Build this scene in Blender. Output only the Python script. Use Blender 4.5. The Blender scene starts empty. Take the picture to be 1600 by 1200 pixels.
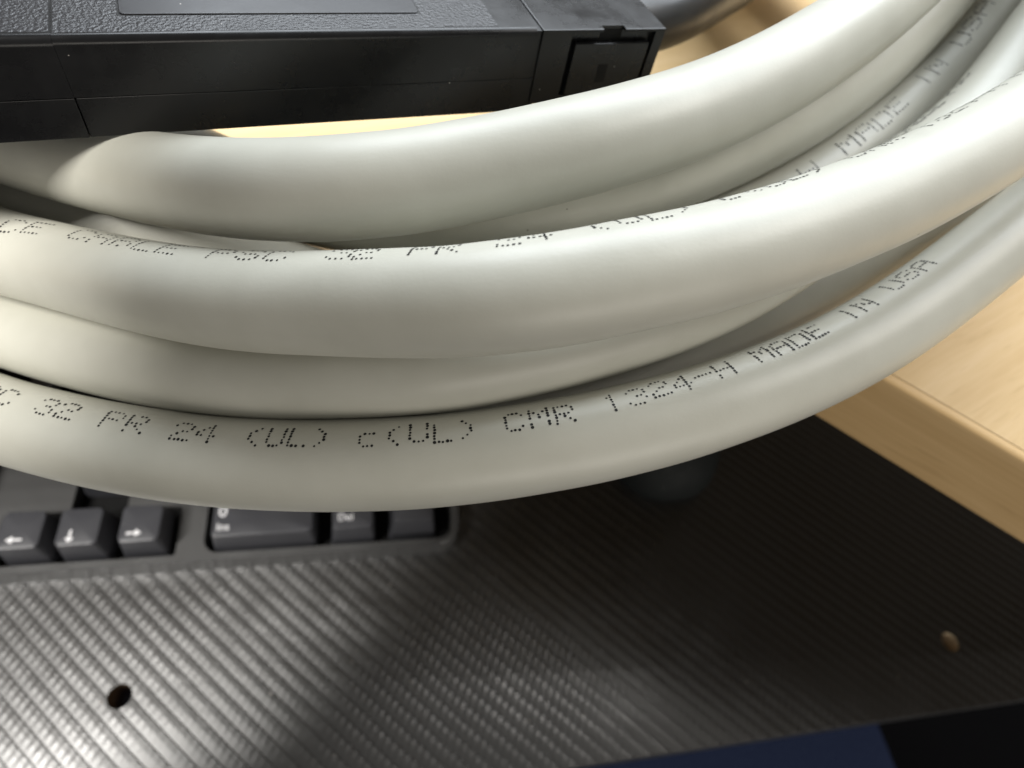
import bpy, bmesh, math, random
from mathutils import Vector, Matrix
random.seed(7)
S = 0.001                                   # lengths below are millimetres
scene = bpy.context.scene

# ------------------------------------------------------------------ camera
# desk top is z = 0; the lens is 104 mm above it
F_PX = 1000.0
RX = Vector((0.97627656, -0.13660192, 0.168))          # image right, in world axes
RDOWN = Vector((-0.01523932, -0.81730763, -0.576))     # image down
RFWD = Vector((0.21599039, 0.55977509, -0.8))          # view direction
CAM = Vector((0, 0, 104.0))
cam_data = bpy.data.cameras.new('camera')
cam = bpy.data.objects.new('camera', cam_data)
scene.collection.objects.link(cam)
m = Matrix((RX, -RDOWN, -RFWD)).transposed().to_4x4()
m.translation = CAM * S
cam.matrix_world = m
cam_data.sensor_width = 36.0
cam_data.lens = 36.0 * F_PX / 1600.0
cam_data.clip_start = 0.002
cam_data.clip_end = 20.0
cam_data.dof.use_dof = True
cam_data.dof.focus_distance = 0.093
cam_data.dof.aperture_fstop = 17
scene.camera = cam

# ------------------------------------------------------------------ light
world = bpy.data.worlds.new('World'); scene.world = world
world.use_nodes = True
bg = world.node_tree.nodes['Background']
bg.inputs['Color'].default_value = (1.0, 0.965, 0.91, 1)
bg.inputs['Strength'].default_value = 0.23

def aim(o, loc, target):
    o.location = Vector(loc) * S
    d = (Vector(target) - Vector(loc)).normalized()
    o.rotation_euler = d.to_track_quat('-Z', 'Y').to_euler()

def area_lamp(name, loc, target, sx, sy, power, col):
    d = bpy.data.lights.new(name, 'AREA'); d.shape = 'RECTANGLE'
    d.size = sx * S; d.size_y = sy * S; d.energy = power; d.color = col
    o = bpy.data.objects.new(name, d); scene.collection.objects.link(o)
    aim(o, loc, target)
    return o

# ceiling lamp above left; the spots' cone edge stands in for the phone's shadow
# that runs over the cables and the tray
b1 = Vector((26.6, 90.2, -144)); b2 = Vector((-37.6, 25.4, -144)); bc = Vector((-42, 72, 7))
N_TUBE = 9                                     # a ceiling tube, as a row of short sections
for i_ in range(N_TUBE):
    t_mid = b2 + (b1 - b2) * (0.95 + 1.15 * i_ / (N_TUBE - 1))
    up_dir = (bc - t_mid).normalized()
    lamp_pos = bc + up_dir * 1500
    nrm = (b1 - b2).cross(up_dir).normalized()
    if nrm.x > 0: nrm = -nrm
    half = math.radians(14)
    axis_dir = (-up_dir * math.cos(half) + nrm * math.sin(half)).normalized()
    sd = bpy.data.lights.new('ceiling_tube_section', 'SPOT')
    sd.energy = 128 / N_TUBE; sd.color = (1.0, 0.97, 0.92); sd.spot_size = 2 * half; sd.spot_blend = 0.05
    sd.shadow_soft_size = 0.02
    so = bpy.data.objects.new('ceiling_tube_section', sd); scene.collection.objects.link(so)
    aim(so, lamp_pos, lamp_pos + axis_dir * 1000)

area_lamp('cool_back_light', (200, 520, 560), (30, 100, 20), 1000, 460, 10.3, (0.87, 0.935, 1.0))  # cool area lamp from behind for the bluish upper sides, source unseen
area_lamp('room_light', (820, 60, 1000), (60, 90, 0), 450, 450, 6.0, (1.0, 0.97, 0.92))

area_lamp('low_front_fill', (230, -620, 20), (60, 60, 0), 600, 240, 1.35, (1.0, 0.94, 0.85))  # added unseen low fill in front, lifts cable undersides and desk edge

scene.view_settings.view_transform = 'Standard'
scene.view_settings.look = 'None'
scene.view_settings.gamma = 1.0
scene.view_settings.exposure = 0.24
scene.view_settings.use_curve_mapping = False
scene.render.engine = 'CYCLES'
scene.cycles.use_denoising = True

# ------------------------------------------------------------------ helpers
def mat(name, col, rough=0.5, spec=0.5):
    mt = bpy.data.materials.new(name); mt.use_nodes = True
    p = mt.node_tree.nodes['Principled BSDF']
    p.inputs['Base Color'].default_value = (*col, 1)
    p.inputs['Roughness'].default_value = rough
    p.inputs['Specular IOR Level'].default_value = spec
    return mt, mt.node_tree, p

def link(nt, a, b): nt.links.new(a, b)

def node(nt, typ, **kw):
    n = nt.nodes.new(typ)
    for k, v in kw.items(): setattr(n, k, v)
    return n

def math_node(nt, op, a, b=None):
    n = node(nt, 'ShaderNodeMath', operation=op)
    for i, x in enumerate((a, b)):
        if x is None: continue
        if isinstance(x, (int, float)): n.inputs[i].default_value = x
        else: link(nt, x, n.inputs[i])
    return n.outputs[0]

def noise(nt, scale, detail=3, rough=0.5, vec=None):
    n = node(nt, 'ShaderNodeTexNoise')
    n.inputs['Scale'].default_value = scale
    n.inputs['Detail'].default_value = detail
    n.inputs['Roughness'].default_value = rough
    if vec is None:
        tc = node(nt, 'ShaderNodeTexCoord'); vec = tc.outputs['Object']
    link(nt, vec, n.inputs['Vector'])
    return n.outputs['Fac']

def ramp(nt, fac, stops):
    r = node(nt, 'ShaderNodeValToRGB')
    els = r.color_ramp.elements
    els[0].position, els[0].color = stops[0][0], (*stops[0][1], 1)
    els[1].position, els[1].color = stops[-1][0], (*stops[-1][1], 1)
    for p, c in stops[1:-1]:
        e = els.new(p); e.color = (*c, 1)
    link(nt, fac, r.inputs['Fac'])
    return r.outputs['Color']

def add_bump(nt, p, height, strength, dist):
    b = node(nt, 'ShaderNodeBump')
    b.inputs['Strength'].default_value = strength
    b.inputs['Distance'].default_value = dist
    link(nt, height, b.inputs['Height'])
    link(nt, b.outputs['Normal'], p.inputs['Normal'])

def obj(name, me, material, parent=None):
    o = bpy.data.objects.new(name, me)
    scene.collection.objects.link(o)
    if material is not None and len(me.materials) == 0: me.materials.append(material)
    if parent is not None: o.parent = parent
    return o

def finish(bm, name, smooth=False, scale=S):
    bmesh.ops.scale(bm, vec=(scale,) * 3, verts=bm.verts)
    bmesh.ops.recalc_face_normals(bm, faces=bm.faces)
    me = bpy.data.meshes.new(name); bm.to_mesh(me); bm.free()
    if smooth:
        for p in me.polygons: p.use_smooth = True
    return me

def empty(name, loc=(0, 0, 0)):
    o = bpy.data.objects.new(name, None); o.empty_display_size = 0.01
    scene.collection.objects.link(o); o.location = Vector(loc) * S
    return o

def tag(o, label=None, cat=None, kind=None, group=None):
    if label: o['label'] = label
    if cat: o['category'] = cat
    if kind: o['kind'] = kind
    if group: o['group'] = group
    return o

def box_bm(x0, x1, y0, y1, z0, z1, bev=0.0, seg=2, top=None):
    """box in mm; top=(dx0,dx1,dy0,dy1) insets the upper face"""
    bm = bmesh.new()
    t = top or (0, 0, 0, 0)
    co = [(x0, y0, z0), (x1, y0, z0), (x1, y1, z0), (x0, y1, z0),
          (x0 + t[0], y0 + t[2], z1), (x1 - t[1], y0 + t[2], z1), (x1 - t[1], y1 - t[3], z1), (x0 + t[0], y1 - t[3], z1)]
    v = [bm.verts.new(c) for c in co]
    for f in ((3, 2, 1, 0), (4, 5, 6, 7), (0, 1, 5, 4), (1, 2, 6, 5), (2, 3, 7, 6), (3, 0, 4, 7)):
        bm.faces.new([v[i] for i in f])
    if bev > 0:
        bmesh.ops.bevel(bm, geom=list(bm.edges), offset=bev, segments=seg, profile=0.5, affect='EDGES')
    return bm

def smooth_by_angle(me, deg=35):
    bm = bmesh.new(); bm.from_mesh(me)
    for f in bm.faces: f.smooth = True
    for e in bm.edges:
        if len(e.link_faces) == 2 and e.calc_face_angle(0) > math.radians(deg): e.smooth = False
    bm.to_mesh(me); bm.free()
    return me

def flat_faces(o):
    """large faces keep their own normal next to a rounded edge"""
    w = o.modifiers.new('face_normals', 'WEIGHTED_NORMAL'); w.keep_sharp = True; w.weight = 90
    return o

def prism_bm(pts, z0, z1):
    bm = bmesh.new()
    lo = [bm.verts.new((x, y, z0)) for x, y in pts]
    hi = [bm.verts.new((x, y, z1)) for x, y in pts]
    n = len(pts)
    bm.faces.new(hi); bm.faces.new(lo[::-1])
    for i in range(n):
        bm.faces.new((lo[i], lo[(i + 1) % n], hi[(i + 1) % n], hi[i]))
    return bm

def rounded_rect(x0, x1, y0, y1, r, seg=6):
    pts = []
    for cx, cy, a0 in ((x1 - r, y1 - r, 0), (x0 + r, y1 - r, 90), (x0 + r, y0 + r, 180), (x1 - r, y0 + r, 270)):
        for i in range(seg + 1):
            a = math.radians(a0 + 90 * i / seg)
            pts.append((cx + r * math.cos(a), cy + r * math.sin(a)))
    return pts

def cut(o, cutters):
    """subtract cutter meshes from o's mesh, leaving no modifier and no helper behind"""
    tmp = []
    for me in cutters:
        c = bpy.data.objects.new('cutter', me); scene.collection.objects.link(c); tmp.append(c)
        c.parent = o.parent
        md = o.modifiers.new('cut', 'BOOLEAN'); md.operation = 'DIFFERENCE'; md.object = c; md.solver = 'EXACT'
    bpy.context.view_layer.update()
    dg = bpy.context.evaluated_depsgraph_get()
    new = bpy.data.meshes.new_from_object(o.evaluated_get(dg))
    old = o.data
    o.modifiers.clear(); o.data = new; new.name = o.name
    for c in tmp: bpy.data.objects.remove(c)
    return o

# ------------------------------------------------------------------ materials
# cable jacket: pale warm-grey PVC
M_JACKET, nt, p = mat('grey_pvc_jacket', (0.50, 0.488, 0.425), 0.42, 0.4)
tc = node(nt, 'ShaderNodeTexCoord')
n1 = noise(nt, 35, 4, 0.6, tc.outputs['Object'])
base = ramp(nt, n1, [(0.35, (0.462, 0.456, 0.394)), (0.65, (0.526, 0.520, 0.456))])
vor = node(nt, 'ShaderNodeTexVoronoi'); vor.inputs['Scale'].default_value = 95
vor.inputs['Scale'].default_value = 130
link(nt, tc.outputs['Object'], vor.inputs['Vector'])
spk = math_node(nt, 'LESS_THAN', vor.outputs['Distance'], 0.026)
sep = node(nt, 'ShaderNodeSeparateColor'); link(nt, vor.outputs['Color'], sep.inputs[0])
spk = math_node(nt, 'MULTIPLY', spk, math_node(nt, 'GREATER_THAN', sep.outputs[0], 0.55))
mix = node(nt, 'ShaderNodeMix', data_type='RGBA')
link(nt, math_node(nt, 'MULTIPLY', spk, 0.7), mix.inputs['Factor'])
link(nt, base, mix.inputs['A']); mix.inputs['B'].default_value = (0.16, 0.14, 0.11, 1)
link(nt, mix.outputs['Result'], p.inputs['Base Color'])
fine = noise(nt, 1800, 3, 0.6, tc.outputs['Object'])
med = noise(nt, 160, 3, 0.5, tc.outputs['Object'])
hgt = math_node(nt, 'ADD', math_node(nt, 'MULTIPLY', fine, 0.35), med)
hgt = math_node(nt, 'ADD', hgt, math_node(nt, 'MULTIPLY', noise(nt, 45, 2, 0.5, tc.outputs['Object']), 2.5))
add_bump(nt, p, hgt, 0.5, 0.00009)
rr = node(nt, 'ShaderNodeMapRange'); link(nt, noise(nt, 60, 3, 0.6, tc.outputs['Object']), rr.inputs['Value'])
rr.inputs['To Min'].default_value = 0.30; rr.inputs['To Max'].default_value = 0.48
link(nt, rr.outputs[0], p.inputs['Roughness'])

M_INK, nt, p = mat('black_print_ink', (0.012, 0.012, 0.012), 0.55, 0.3)

# beech laminate
def beech(name, grain_scale, c0, c1, c2, rot):
    mt, nt, p = mat(name, c1, 0.5, 0.25)
    tc = node(nt, 'ShaderNodeTexCoord')
    mp = node(nt, 'ShaderNodeMapping')
    mp.inputs['Rotation'].default_value = (0, 0, rot)
    link(nt, tc.outputs['Object'], mp.inputs['Vector'])
    mp2 = node(nt, 'ShaderNodeMapping')
    mp2.inputs['Scale'].default_value = grain_scale
    link(nt, mp.outputs[0], mp2.inputs['Vector'])
    a = noise(nt, 14, 4, 0.55, mp2.outputs[0])
    b = noise(nt, 80, 3, 0.6, mp2.outputs[0])
    f = math_node(nt, 'ADD', math_node(nt, 'MULTIPLY', a, 0.62), math_node(nt, 'MULTIPLY', b, 0.38))
    col = ramp(nt, f, [(0.38, c0), (0.5, c1), (0.62, c2)])
    # short dark beech flecks
    mp3 = node(nt, 'ShaderNodeMapping')
    mp3.inputs['Scale'].default_value = tuple(s * q for s, q in zip(grain_scale, (2.2, 1.0, 1.0)))
    link(nt, mp.outputs[0], mp3.inputs['Vector'])
    fl = noise(nt, 48, 1, 0.4, mp3.outputs[0])
    fm = node(nt, 'ShaderNodeMapRange'); link(nt, fl, fm.inputs['Value'])
    fm.inputs['From Min'].default_value = 0.64; fm.inputs['From Max'].default_value = 0.74
    fm.inputs['To Max'].default_value = 0.28
    mx = node(nt, 'ShaderNodeMix', data_type='RGBA')
    link(nt, fm.outputs[0], mx.inputs['Factor']); link(nt, col, mx.inputs['A'])
    mx.inputs['B'].default_value = (c0[0] * 0.72, c0[1] * 0.66, c0[2] * 0.58, 1)
    link(nt, mx.outputs['Result'], p.inputs['Base Color'])
    add_bump(nt, p, b, 0.12, 0.0001)
    return mt
GR = -math.radians(24)
M_BEECH = beech('beech_laminate', (0.8, 15.0, 15.0), (0.58, 0.40, 0.195), (0.62, 0.44, 0.225), (0.65, 0.47, 0.255), GR)
M_BEECH_EDGE = beech('beech_edging', (0.6, 1.0, 14.0), (0.56, 0.37, 0.17), (0.60, 0.405, 0.19), (0.64, 0.44, 0.215), math.radians(43.4))
M_GLUE, nt, p = mat('edging_joint', (0.26, 0.18, 0.09), 0.6, 0.2)

# black carbon-look laminate of the tray: 2x2 twill at 45 degrees
M_CARBON, nt, p = mat('carbon_weave_laminate', (0.012, 0.012, 0.012), 0.34, 1.0)
p.inputs['IOR'].default_value = 1.6
tc = node(nt, 'ShaderNodeTexCoord')
mp = node(nt, 'ShaderNodeMapping'); mp.inputs['Rotation'].default_value = (0, 0, math.radians(45))
link(nt, tc.outputs['Object'], mp.inputs['Vector'])
sx = node(nt, 'ShaderNodeSeparateXYZ'); link(nt, mp.outputs[0], sx.inputs[0])
PA = 4.8 * S                                  # across the ribs
PB = 2.9 * S                                  # along a rib
ua = math_node(nt, 'DIVIDE', sx.outputs['Y'], PA)
ub = math_node(nt, 'DIVIDE', sx.outputs['X'], PB)
uf = math_node(nt, 'FRACT', ua)
# a rib: steep flank, gentle crown, short drop
steep = math_node(nt, 'MULTIPLY', math_node(nt, 'MINIMUM', math_node(nt, 'DIVIDE', uf, 0.55), 1.0), 0.75)
gentle = math_node(nt, 'MULTIPLY', math_node(nt, 'MAXIMUM', math_node(nt, 'DIVIDE', math_node(nt, 'SUBTRACT', uf, 0.55), 0.37), 0.0), 0.06)
drop = math_node(nt, 'MINIMUM', math_node(nt, 'DIVIDE', math_node(nt, 'SUBTRACT', 1.0, uf), 0.08), 1.0)
ribs01 = math_node(nt, 'MULTIPLY', math_node(nt, 'ADD', steep, gentle), drop)
shift = math_node(nt, 'ADD', math_node(nt, 'MULTIPLY', ub, 2 * math.pi), math_node(nt, 'MULTIPLY', ua, 2 * math.pi * 0.5))
beads = math_node(nt, 'SINE', shift)
beads01 = math_node(nt, 'ADD', math_node(nt, 'MULTIPLY', beads, 0.5), 0.5)
hh = math_node(nt, 'ADD', ribs01, math_node(nt, 'MULTIPLY', math_node(nt, 'MULTIPLY', beads01, ribs01), 0.35))
grit = noise(nt, 2600, 2, 0.5, tc.outputs['Object'])
hh = math_node(nt, 'ADD', hh, math_node(nt, 'MULTIPLY', grit, 0.05))
wear = noise(nt, 55, 4, 0.65, tc.outputs['Object'])
wr = node(nt, 'ShaderNodeMapRange'); link(nt, wear, wr.inputs['Value'])
wr.inputs['From Min'].default_value = 0.3; wr.inputs['From Max'].default_value = 0.7
wr.inputs['To Min'].default_value = 0.55; wr.inputs['To Max'].default_value = 1.0
hh = math_node(nt, 'MULTIPLY', hh, wr.outputs[0])
add_bump(nt, p, hh, 1.0, 0.00044)
colw = ramp(nt, math_node(nt, 'MULTIPLY', ribs01, math_node(nt, 'ADD', math_node(nt, 'MULTIPLY', beads01, 0.4), 0.6)),
            [(0.1, (0.010, 0.0095, 0.009)), (0.9, (0.024, 0.023, 0.022))])
smud = noise(nt, 14, 4, 0.6, tc.outputs['Object'])
rg = node(nt, 'ShaderNodeMapRange'); link(nt, smud, rg.inputs['Value'])
rg.inputs['From Min'].default_value = 0.3; rg.inputs['From Max'].default_value = 0.7
rg.inputs['To Min'].default_value = 0.31; rg.inputs['To Max'].default_value = 0.45
link(nt, rg.outputs[0], p.inputs['Roughness'])
dv = node(nt, 'ShaderNodeTexVoronoi'); dv.inputs['Scale'].default_value = 150
link(nt, tc.outputs['Object'], dv.inputs['Vector'])
dsep = node(nt, 'ShaderNodeSeparateColor'); link(nt, dv.outputs['Color'], dsep.inputs[0])
dust = math_node(nt, 'MULTIPLY', math_node(nt, 'LESS_THAN', dv.outputs['Distance'], 0.05), math_node(nt, 'GREATER_THAN', dsep.outputs[0], 0.8))
dmx = node(nt, 'ShaderNodeMix', data_type='RGBA'); link(nt, dust, dmx.inputs['Factor'])
link(nt, colw, dmx.inputs['A']); dmx.inputs['B'].default_value = (0.30, 0.28, 0.25, 1)
link(nt, dmx.outputs['Result'], p.inputs['Base Color'])
M_CHIP, nt, p = mat('raw_particleboard', (0.45, 0.32, 0.19), 0.9, 0.1)
cc = ramp(nt, noise(nt, 900, 2, 0.6), [(0.35, (0.60, 0.46, 0.30)), (0.65, (0.80, 0.66, 0.46))])
link(nt, cc, p.inputs['Base Color'])
M_HOLE_SHADE, nt, p = mat('shaded_hole_wall', (0.06, 0.035, 0.018), 0.8, 0.2)  # same particleboard, with the left hole's shade put into the colour
M_TRAY_EDGE, nt, p = mat('black_edge_band', (0.02, 0.02, 0.022), 0.4, 0.5)

# black plastics
def black_plastic(name, col, r0, r1, grain=None, strength=0.3, dist=0.0001, spec=0.5):
    mt, nt, p = mat(name, col, r0, spec)
    tc = node(nt, 'ShaderNodeTexCoord')
    rr = node(nt, 'ShaderNodeMapRange'); link(nt, noise(nt, 90, 4, 0.65, tc.outputs['Object']), rr.inputs['Value'])
    rr.inputs['From Min'].default_value = 0.3; rr.inputs['From Max'].default_value = 0.7
    rr.inputs['To Min'].default_value = r0; rr.inputs['To Max'].default_value = r1
    link(nt, rr.outputs[0], p.inputs['Roughness'])
    # dust and scuffs
    v = node(nt, 'ShaderNodeTexVoronoi'); v.inputs['Scale'].default_value = 260
    link(nt, tc.outputs['Object'], v.inputs['Vector'])
    s2 = node(nt, 'ShaderNodeSeparateColor'); link(nt, v.outputs['Color'], s2.inputs[0])
    d = math_node(nt, 'MULTIPLY', math_node(nt, 'LESS_THAN', v.outputs['Distance'], 0.034), math_node(nt, 'GREATER_THAN', s2.outputs[1], 0.5))
    mx = node(nt, 'ShaderNodeMix', data_type='RGBA'); link(nt, d, mx.inputs['Factor'])
    mx.inputs['A'].default_value = (*col, 1); mx.inputs['B'].default_value = (0.45, 0.43, 0.40, 1)
    link(nt, mx.outputs['Result'], p.inputs['Base Color'])
    h = noise(nt, grain or 700, 2, 0.5, tc.outputs['Object'])
    add_bump(nt, p, h, strength, dist)
    return mt
M_SMOOTH = black_plastic('smooth_black_plastic', (0.006, 0.006, 0.0065), 0.20, 0.38, 300, 0.16, 0.0001, 0.30)
M_GRAINED = black_plastic('spark_grained_black_plastic', (0.012, 0.012, 0.014), 0.30, 0.42, 1500, 0.6, 0.0003, 0.4)
M_PANEL = black_plastic('glossy_black_panel', (0.010, 0.010, 0.012), 0.28, 0.38, 200, 0.10, 0.0001, 0.35)
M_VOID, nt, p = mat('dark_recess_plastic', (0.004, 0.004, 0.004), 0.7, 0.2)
M_CORD = black_plastic('black_cord_jacket', (0.012, 0.012, 0.013), 0.30, 0.42, 400, 0.2, 0.0001, 0.35)
M_KEY = black_plastic('charcoal_keycap', (0.050, 0.051, 0.058), 0.34, 0.46, 1800, 0.15, 0.00005)
M_CASE = black_plastic('dark_grey_keyboard_case', (0.065, 0.065, 0.065), 0.38, 0.5, 1800, 0.2, 0.00005)
M_LEGEND, nt, p = mat('white_key_legend', (0.80, 0.80, 0.82), 0.5, 0.3)
M_MOUSE = black_plastic('dark_mouse_plastic', (0.010, 0.012, 0.012), 0.6, 0.75, 1500, 0.2, 0.00005, 0.25)
M_BLUE, nt, p = mat('navy_woven_fabric', (0.045, 0.065, 0.17), 0.95, 0.1)
cc = ramp(nt, noise(nt, 500, 3, 0.6), [(0.3, (0.030, 0.045, 0.105)), (0.7, (0.055, 0.075, 0.16))])
link(nt, cc, p.inputs['Base Color'])
add_bump(nt, p, noise(nt, 900, 2, 0.5), 0.5, 0.0006)
M_FLOOR, nt, p = mat('dark_carpet', (0.004, 0.004, 0.005), 0.95, 0.1)
add_bump(nt, p, noise(nt, 400, 3, 0.6), 0.6, 0.002)

# ------------------------------------------------------------------ floor
bm = box_bm(-1500, 1500, -1500, 1500, -770, -750)
tag(obj('floor', finish(bm, 'floor'), M_FLOOR), 'dark carpet floor far below the keyboard tray', None, 'structure')

# ------------------------------------------------------------------ desk
DT = 22.0
outline = [(-420, 103), (85, 103), (430, -223), (700, -223), (700, 720), (-420, 720)]
def inset(pts, d, which):
    """move only the listed edges inwards by d"""
    n = len(pts); lines = []
    for i in range(n):
        a = Vector(pts[i]); b = Vector(pts[(i + 1) % n]); t = (b - a).normalized()
        nn = Vector((-t.y, t.x)); k = d if i in which else 0
        lines.append((a + nn * k, t))
    out = []
    for i in range(n):
        p0, t0 = lines[i - 1]; p1, t1 = lines[i]
        den = t0.x * t1.y - t0.y * t1.x
        if abs(den) < 1e-9: out.append(tuple(p1)); continue
        s = ((p1.x - p0.x) * t1.y - (p1.y - p0.y) * t1.x) / den
        out.append(tuple(p0 + t0 * s))
    return out
desk = empty('desk', (0, 0, -DT))
tag(desk, 'beech laminate desk top with a diagonal inner corner edge', 'desk')
E_T = 2.6                                    # thickness of the edging strip
inner = inset(outline, E_T + 0.3, {0, 1})
bm = prism_bm(inner, -DT, 0); bmesh.ops.translate(bm, vec=(0, 0, DT), verts=bm.verts)
obj('desk_top', finish(bm, 'desk_top'), M_BEECH, desk)
# joint: thin dark strip just below the surface
gi = inset(outline, E_T - 0.4, {0, 1})
bm = prism_bm(gi[:3] + inset(outline, E_T + 0.6, {0, 1})[:3][::-1], -DT + 1, -0.12)
bmesh.ops.translate(bm, vec=(0, 0, DT), verts=bm.verts)
obj('edging_joint', finish(bm, 'edging_joint'), M_GLUE, desk)
# edging strip, rounded on its upper and lower outer corner
prof = []
r = 1.7
for i in range(7):
    a = math.radians(90 * i / 6); prof.append((r - r * math.sin(a), -r + r * math.cos(a)))
for i in range(7):
    a = math.radians(90 * i / 6); prof.append((r - r * math.cos(a), -DT + r - r * math.sin(a)))
prof = [(E_T, 0.0)] + prof + [(E_T, -DT)]
rows = []
bm = bmesh.new()
for d, z in prof:
    q = inset(outline, d, {0, 1})[:3]
    rows.append([bm.verts.new((x, y, z + DT)) for x, y in q])
for i in range(len(rows) - 1):
    for j in range(2):
        bm.faces.new((rows[i][j], rows[i][j + 1], rows[i + 1][j + 1], rows[i + 1][j]))
for j in range(2):
    bm.faces.new((rows[-1][j], rows[-1][j + 1], rows[0][j + 1], rows[0][j]))
me = smooth_by_angle(finish(bm, 'edging'), 30)
flat_faces(obj('edging', me, M_BEECH_EDGE, desk))

# ------------------------------------------------------------------ keyboard tray
TZ = -144.0
tray = empty('keyboard_tray', (0, 0, TZ - 16))
tag(tray, 'black keyboard tray with carbon weave finish and two screw holes', 'tray')
bm = box_bm(-420, 520, 12.3, 420, 0, 16, 0.9, 2)
board = obj('board', smooth_by_angle(finish(bm, 'board')), M_CARBON, tray)
holes = [(-81.7, 51.2, 3.8), (237.6, 37.0, 3.8)]
cutters = []
for hx, hy, hr in holes:
    bm = bmesh.new()
    bmesh.ops.create_cone(bm, cap_ends=True, segments=32, radius1=hr, radius2=hr, depth=60)
    bmesh.ops.translate(bm, vec=(hx, hy, 16), verts=bm.verts)
    cutters.append(finish(bm, 'cutter'))
cut(board, cutters)
for hx, hy, hr in holes:
    bm = bmesh.new()
    R1 = hr - 0.05
    top = [bm.verts.new((hx + R1 * math.cos(a), hy + R1 * math.sin(a), 15.7)) for a in [2 * math.pi * i / 32 for i in range(32)]]
    bot = [bm.verts.new((v.co.x, v.co.y, 0.3)) for v in top]
    for i in range(32): bm.faces.new((top[i], top[(i + 1) % 32], bot[(i + 1) % 32], bot[i]))
    me = finish(bm, 'screw_hole')
    obj('screw_hole', me, M_CHIP if hx > 0 else M_HOLE_SHADE, tray)

# ------------------------------------------------------------------ blue seat below
seat = empty('seat_cushion', (60, -160, -420))
tag(seat, 'dark blue fabric seat cushion below the tray front edge', 'seat')
pts = rounded_rect(-230, 284, -240, 240, 40, 8)
bm = prism_bm(pts, 0, 70)
te = [e for e in bm.edges if all(v.co.z > 69 for v in e.verts)]
bmesh.ops.bevel(bm, geom=te, offset=14, segments=5, profile=0.5, affect='EDGES')
obj('cushion', smooth_by_angle(finish(bm, 'cushion'), 40), M_BLUE, seat)
bm = prism_bm(rounded_rect(-200, 170, -210, 210, 30, 5), -20, -1)
obj('seat_pan', finish(bm, 'seat_pan'), M_TRAY_EDGE, seat)

# ------------------------------------------------------------------ keyboard
KZ = TZ                                        # bottom of the case rests on the tray
kb = empty('keyboard', (0, 0, KZ))
tag(kb, 'black full-size keyboard on the tray below the cable coil', 'keyboard')
CT = 9.5                                       # height of the case top over the tray
case_pts = rounded_rect(-400, 33.5, 91.8, 232, 8.5, 8)
bm = prism_bm(case_pts, 0.0, CT)
te = [e for e in bm.edges if all(v.co.z > CT - 0.1 for v in e.verts)]
bmesh.ops.bevel(bm, geom=te, offset=1.3, segments=3, profile=0.5, affect='EDGES')
case = obj('case', finish(bm, 'case'), M_CASE, kb)
wells = [
    rounded_rect(-127.5, -69.2, 94.4, 113.6, 1.0, 3),          # arrow row
    rounded_rect(-106.6, -88.0, 113.4, 134, 1.0, 3),         # up arrow
    rounded_rect(-60.2, 30.4, 94.4, 190, 5.5, 6),              # number block
    rounded_rect(-392, -133.5, 94.4, 190, 2.0, 3),             # letter block
    rounded_rect(-125.8, -69.2, 152, 190, 1.0, 3),             # navigation block
]
cut(case, [finish(prism_bm(w, 2.5, 30), 'cutter') for w in wells])
smooth_by_angle(case.data, 30); flat_faces(case)
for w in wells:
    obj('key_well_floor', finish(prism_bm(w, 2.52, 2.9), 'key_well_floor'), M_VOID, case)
KT = 19.6                                      # key top above the tray
def keycap(cx, y0, w, d, tw, td, z_top=KT, dish=0.5):
    """keycap with a narrower dished top; y0 is the front edge of the top"""
    bm = bmesh.new()
    nx, ny = 10, 8
    def ring(hw, ya, yb, z, r, nseg=4):
        return [(cx + px, py, z) for px, py in rounded_rect(-hw, hw, ya, yb, r, nseg)]
    lev = []
    yb0, yb1 = y0 - (d - td) * 0.22, y0 + td + (d - td) * 0.78
    for k, (s, z) in enumerate(((0.0, 3.6), (0.75, z_top - 3.2), (0.93, z_top - 0.9), (1.0, z_top - 0.25))):
        hw = (w + (tw - w) * s) / 2
        ya = yb0 + (y0 - yb0) * s; yb = yb1 + (y0 + td - yb1) * s
        rr_ = 0.8 + 1.0 * s
        lev.append([bm.verts.new(c) for c in ring(hw, ya, yb, z, rr_)])
    inner_ = [bm.verts.new(c) for c in ring(tw / 2 - 0.7, y0 + 0.7, y0 + td - 0.7, z_top, 1.3)]
    lev.append(inner_)
    n = len(lev[0])
    for a, b in zip(lev, lev[1:]):
        for i in range(n): bm.faces.new((a[i], a[(i + 1) % n], b[(i + 1) % n], b[i]))
    cen = bm.verts.new((cx, y0 + td / 2, z_top - dish))
    for i in range(n): bm.faces.new((inner_[i], inner_[(i + 1) % n], cen))
    bm.faces.new(lev[0][::-1])
    return smooth_by_angle(finish(bm, 'keycap'), 50)

def flat_mesh(polys, z):
    """thin raised print: list of outlines in mm"""
    bm = bmesh.new()
    for pl in polys:
        lo = [bm.verts.new((x, y, z)) for x, y in pl]; hi = [bm.verts.new((x, y, z + 0.05)) for x, y in pl]
        bm.faces.new(hi); n = len(pl)
        for i in range(n): bm.faces.new((lo[i], lo[(i + 1) % n], hi[(i + 1) % n], hi[i]))
    return finish(bm, 'legend')

def arrow(cx, cy, ang, L=4.8, z=KT):
    c, s = math.cos(ang), math.sin(ang)
    pl = [(-L / 2, -0.36), (0.4, -0.36), (0.4, -1.3), (L / 2, 0), (0.4, 1.3), (0.4, 0.36), (-L / 2, 0.36)]
    return [[(cx + x * c - y * s, cy + x * s + y * c) for x, y in pl]]

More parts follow.
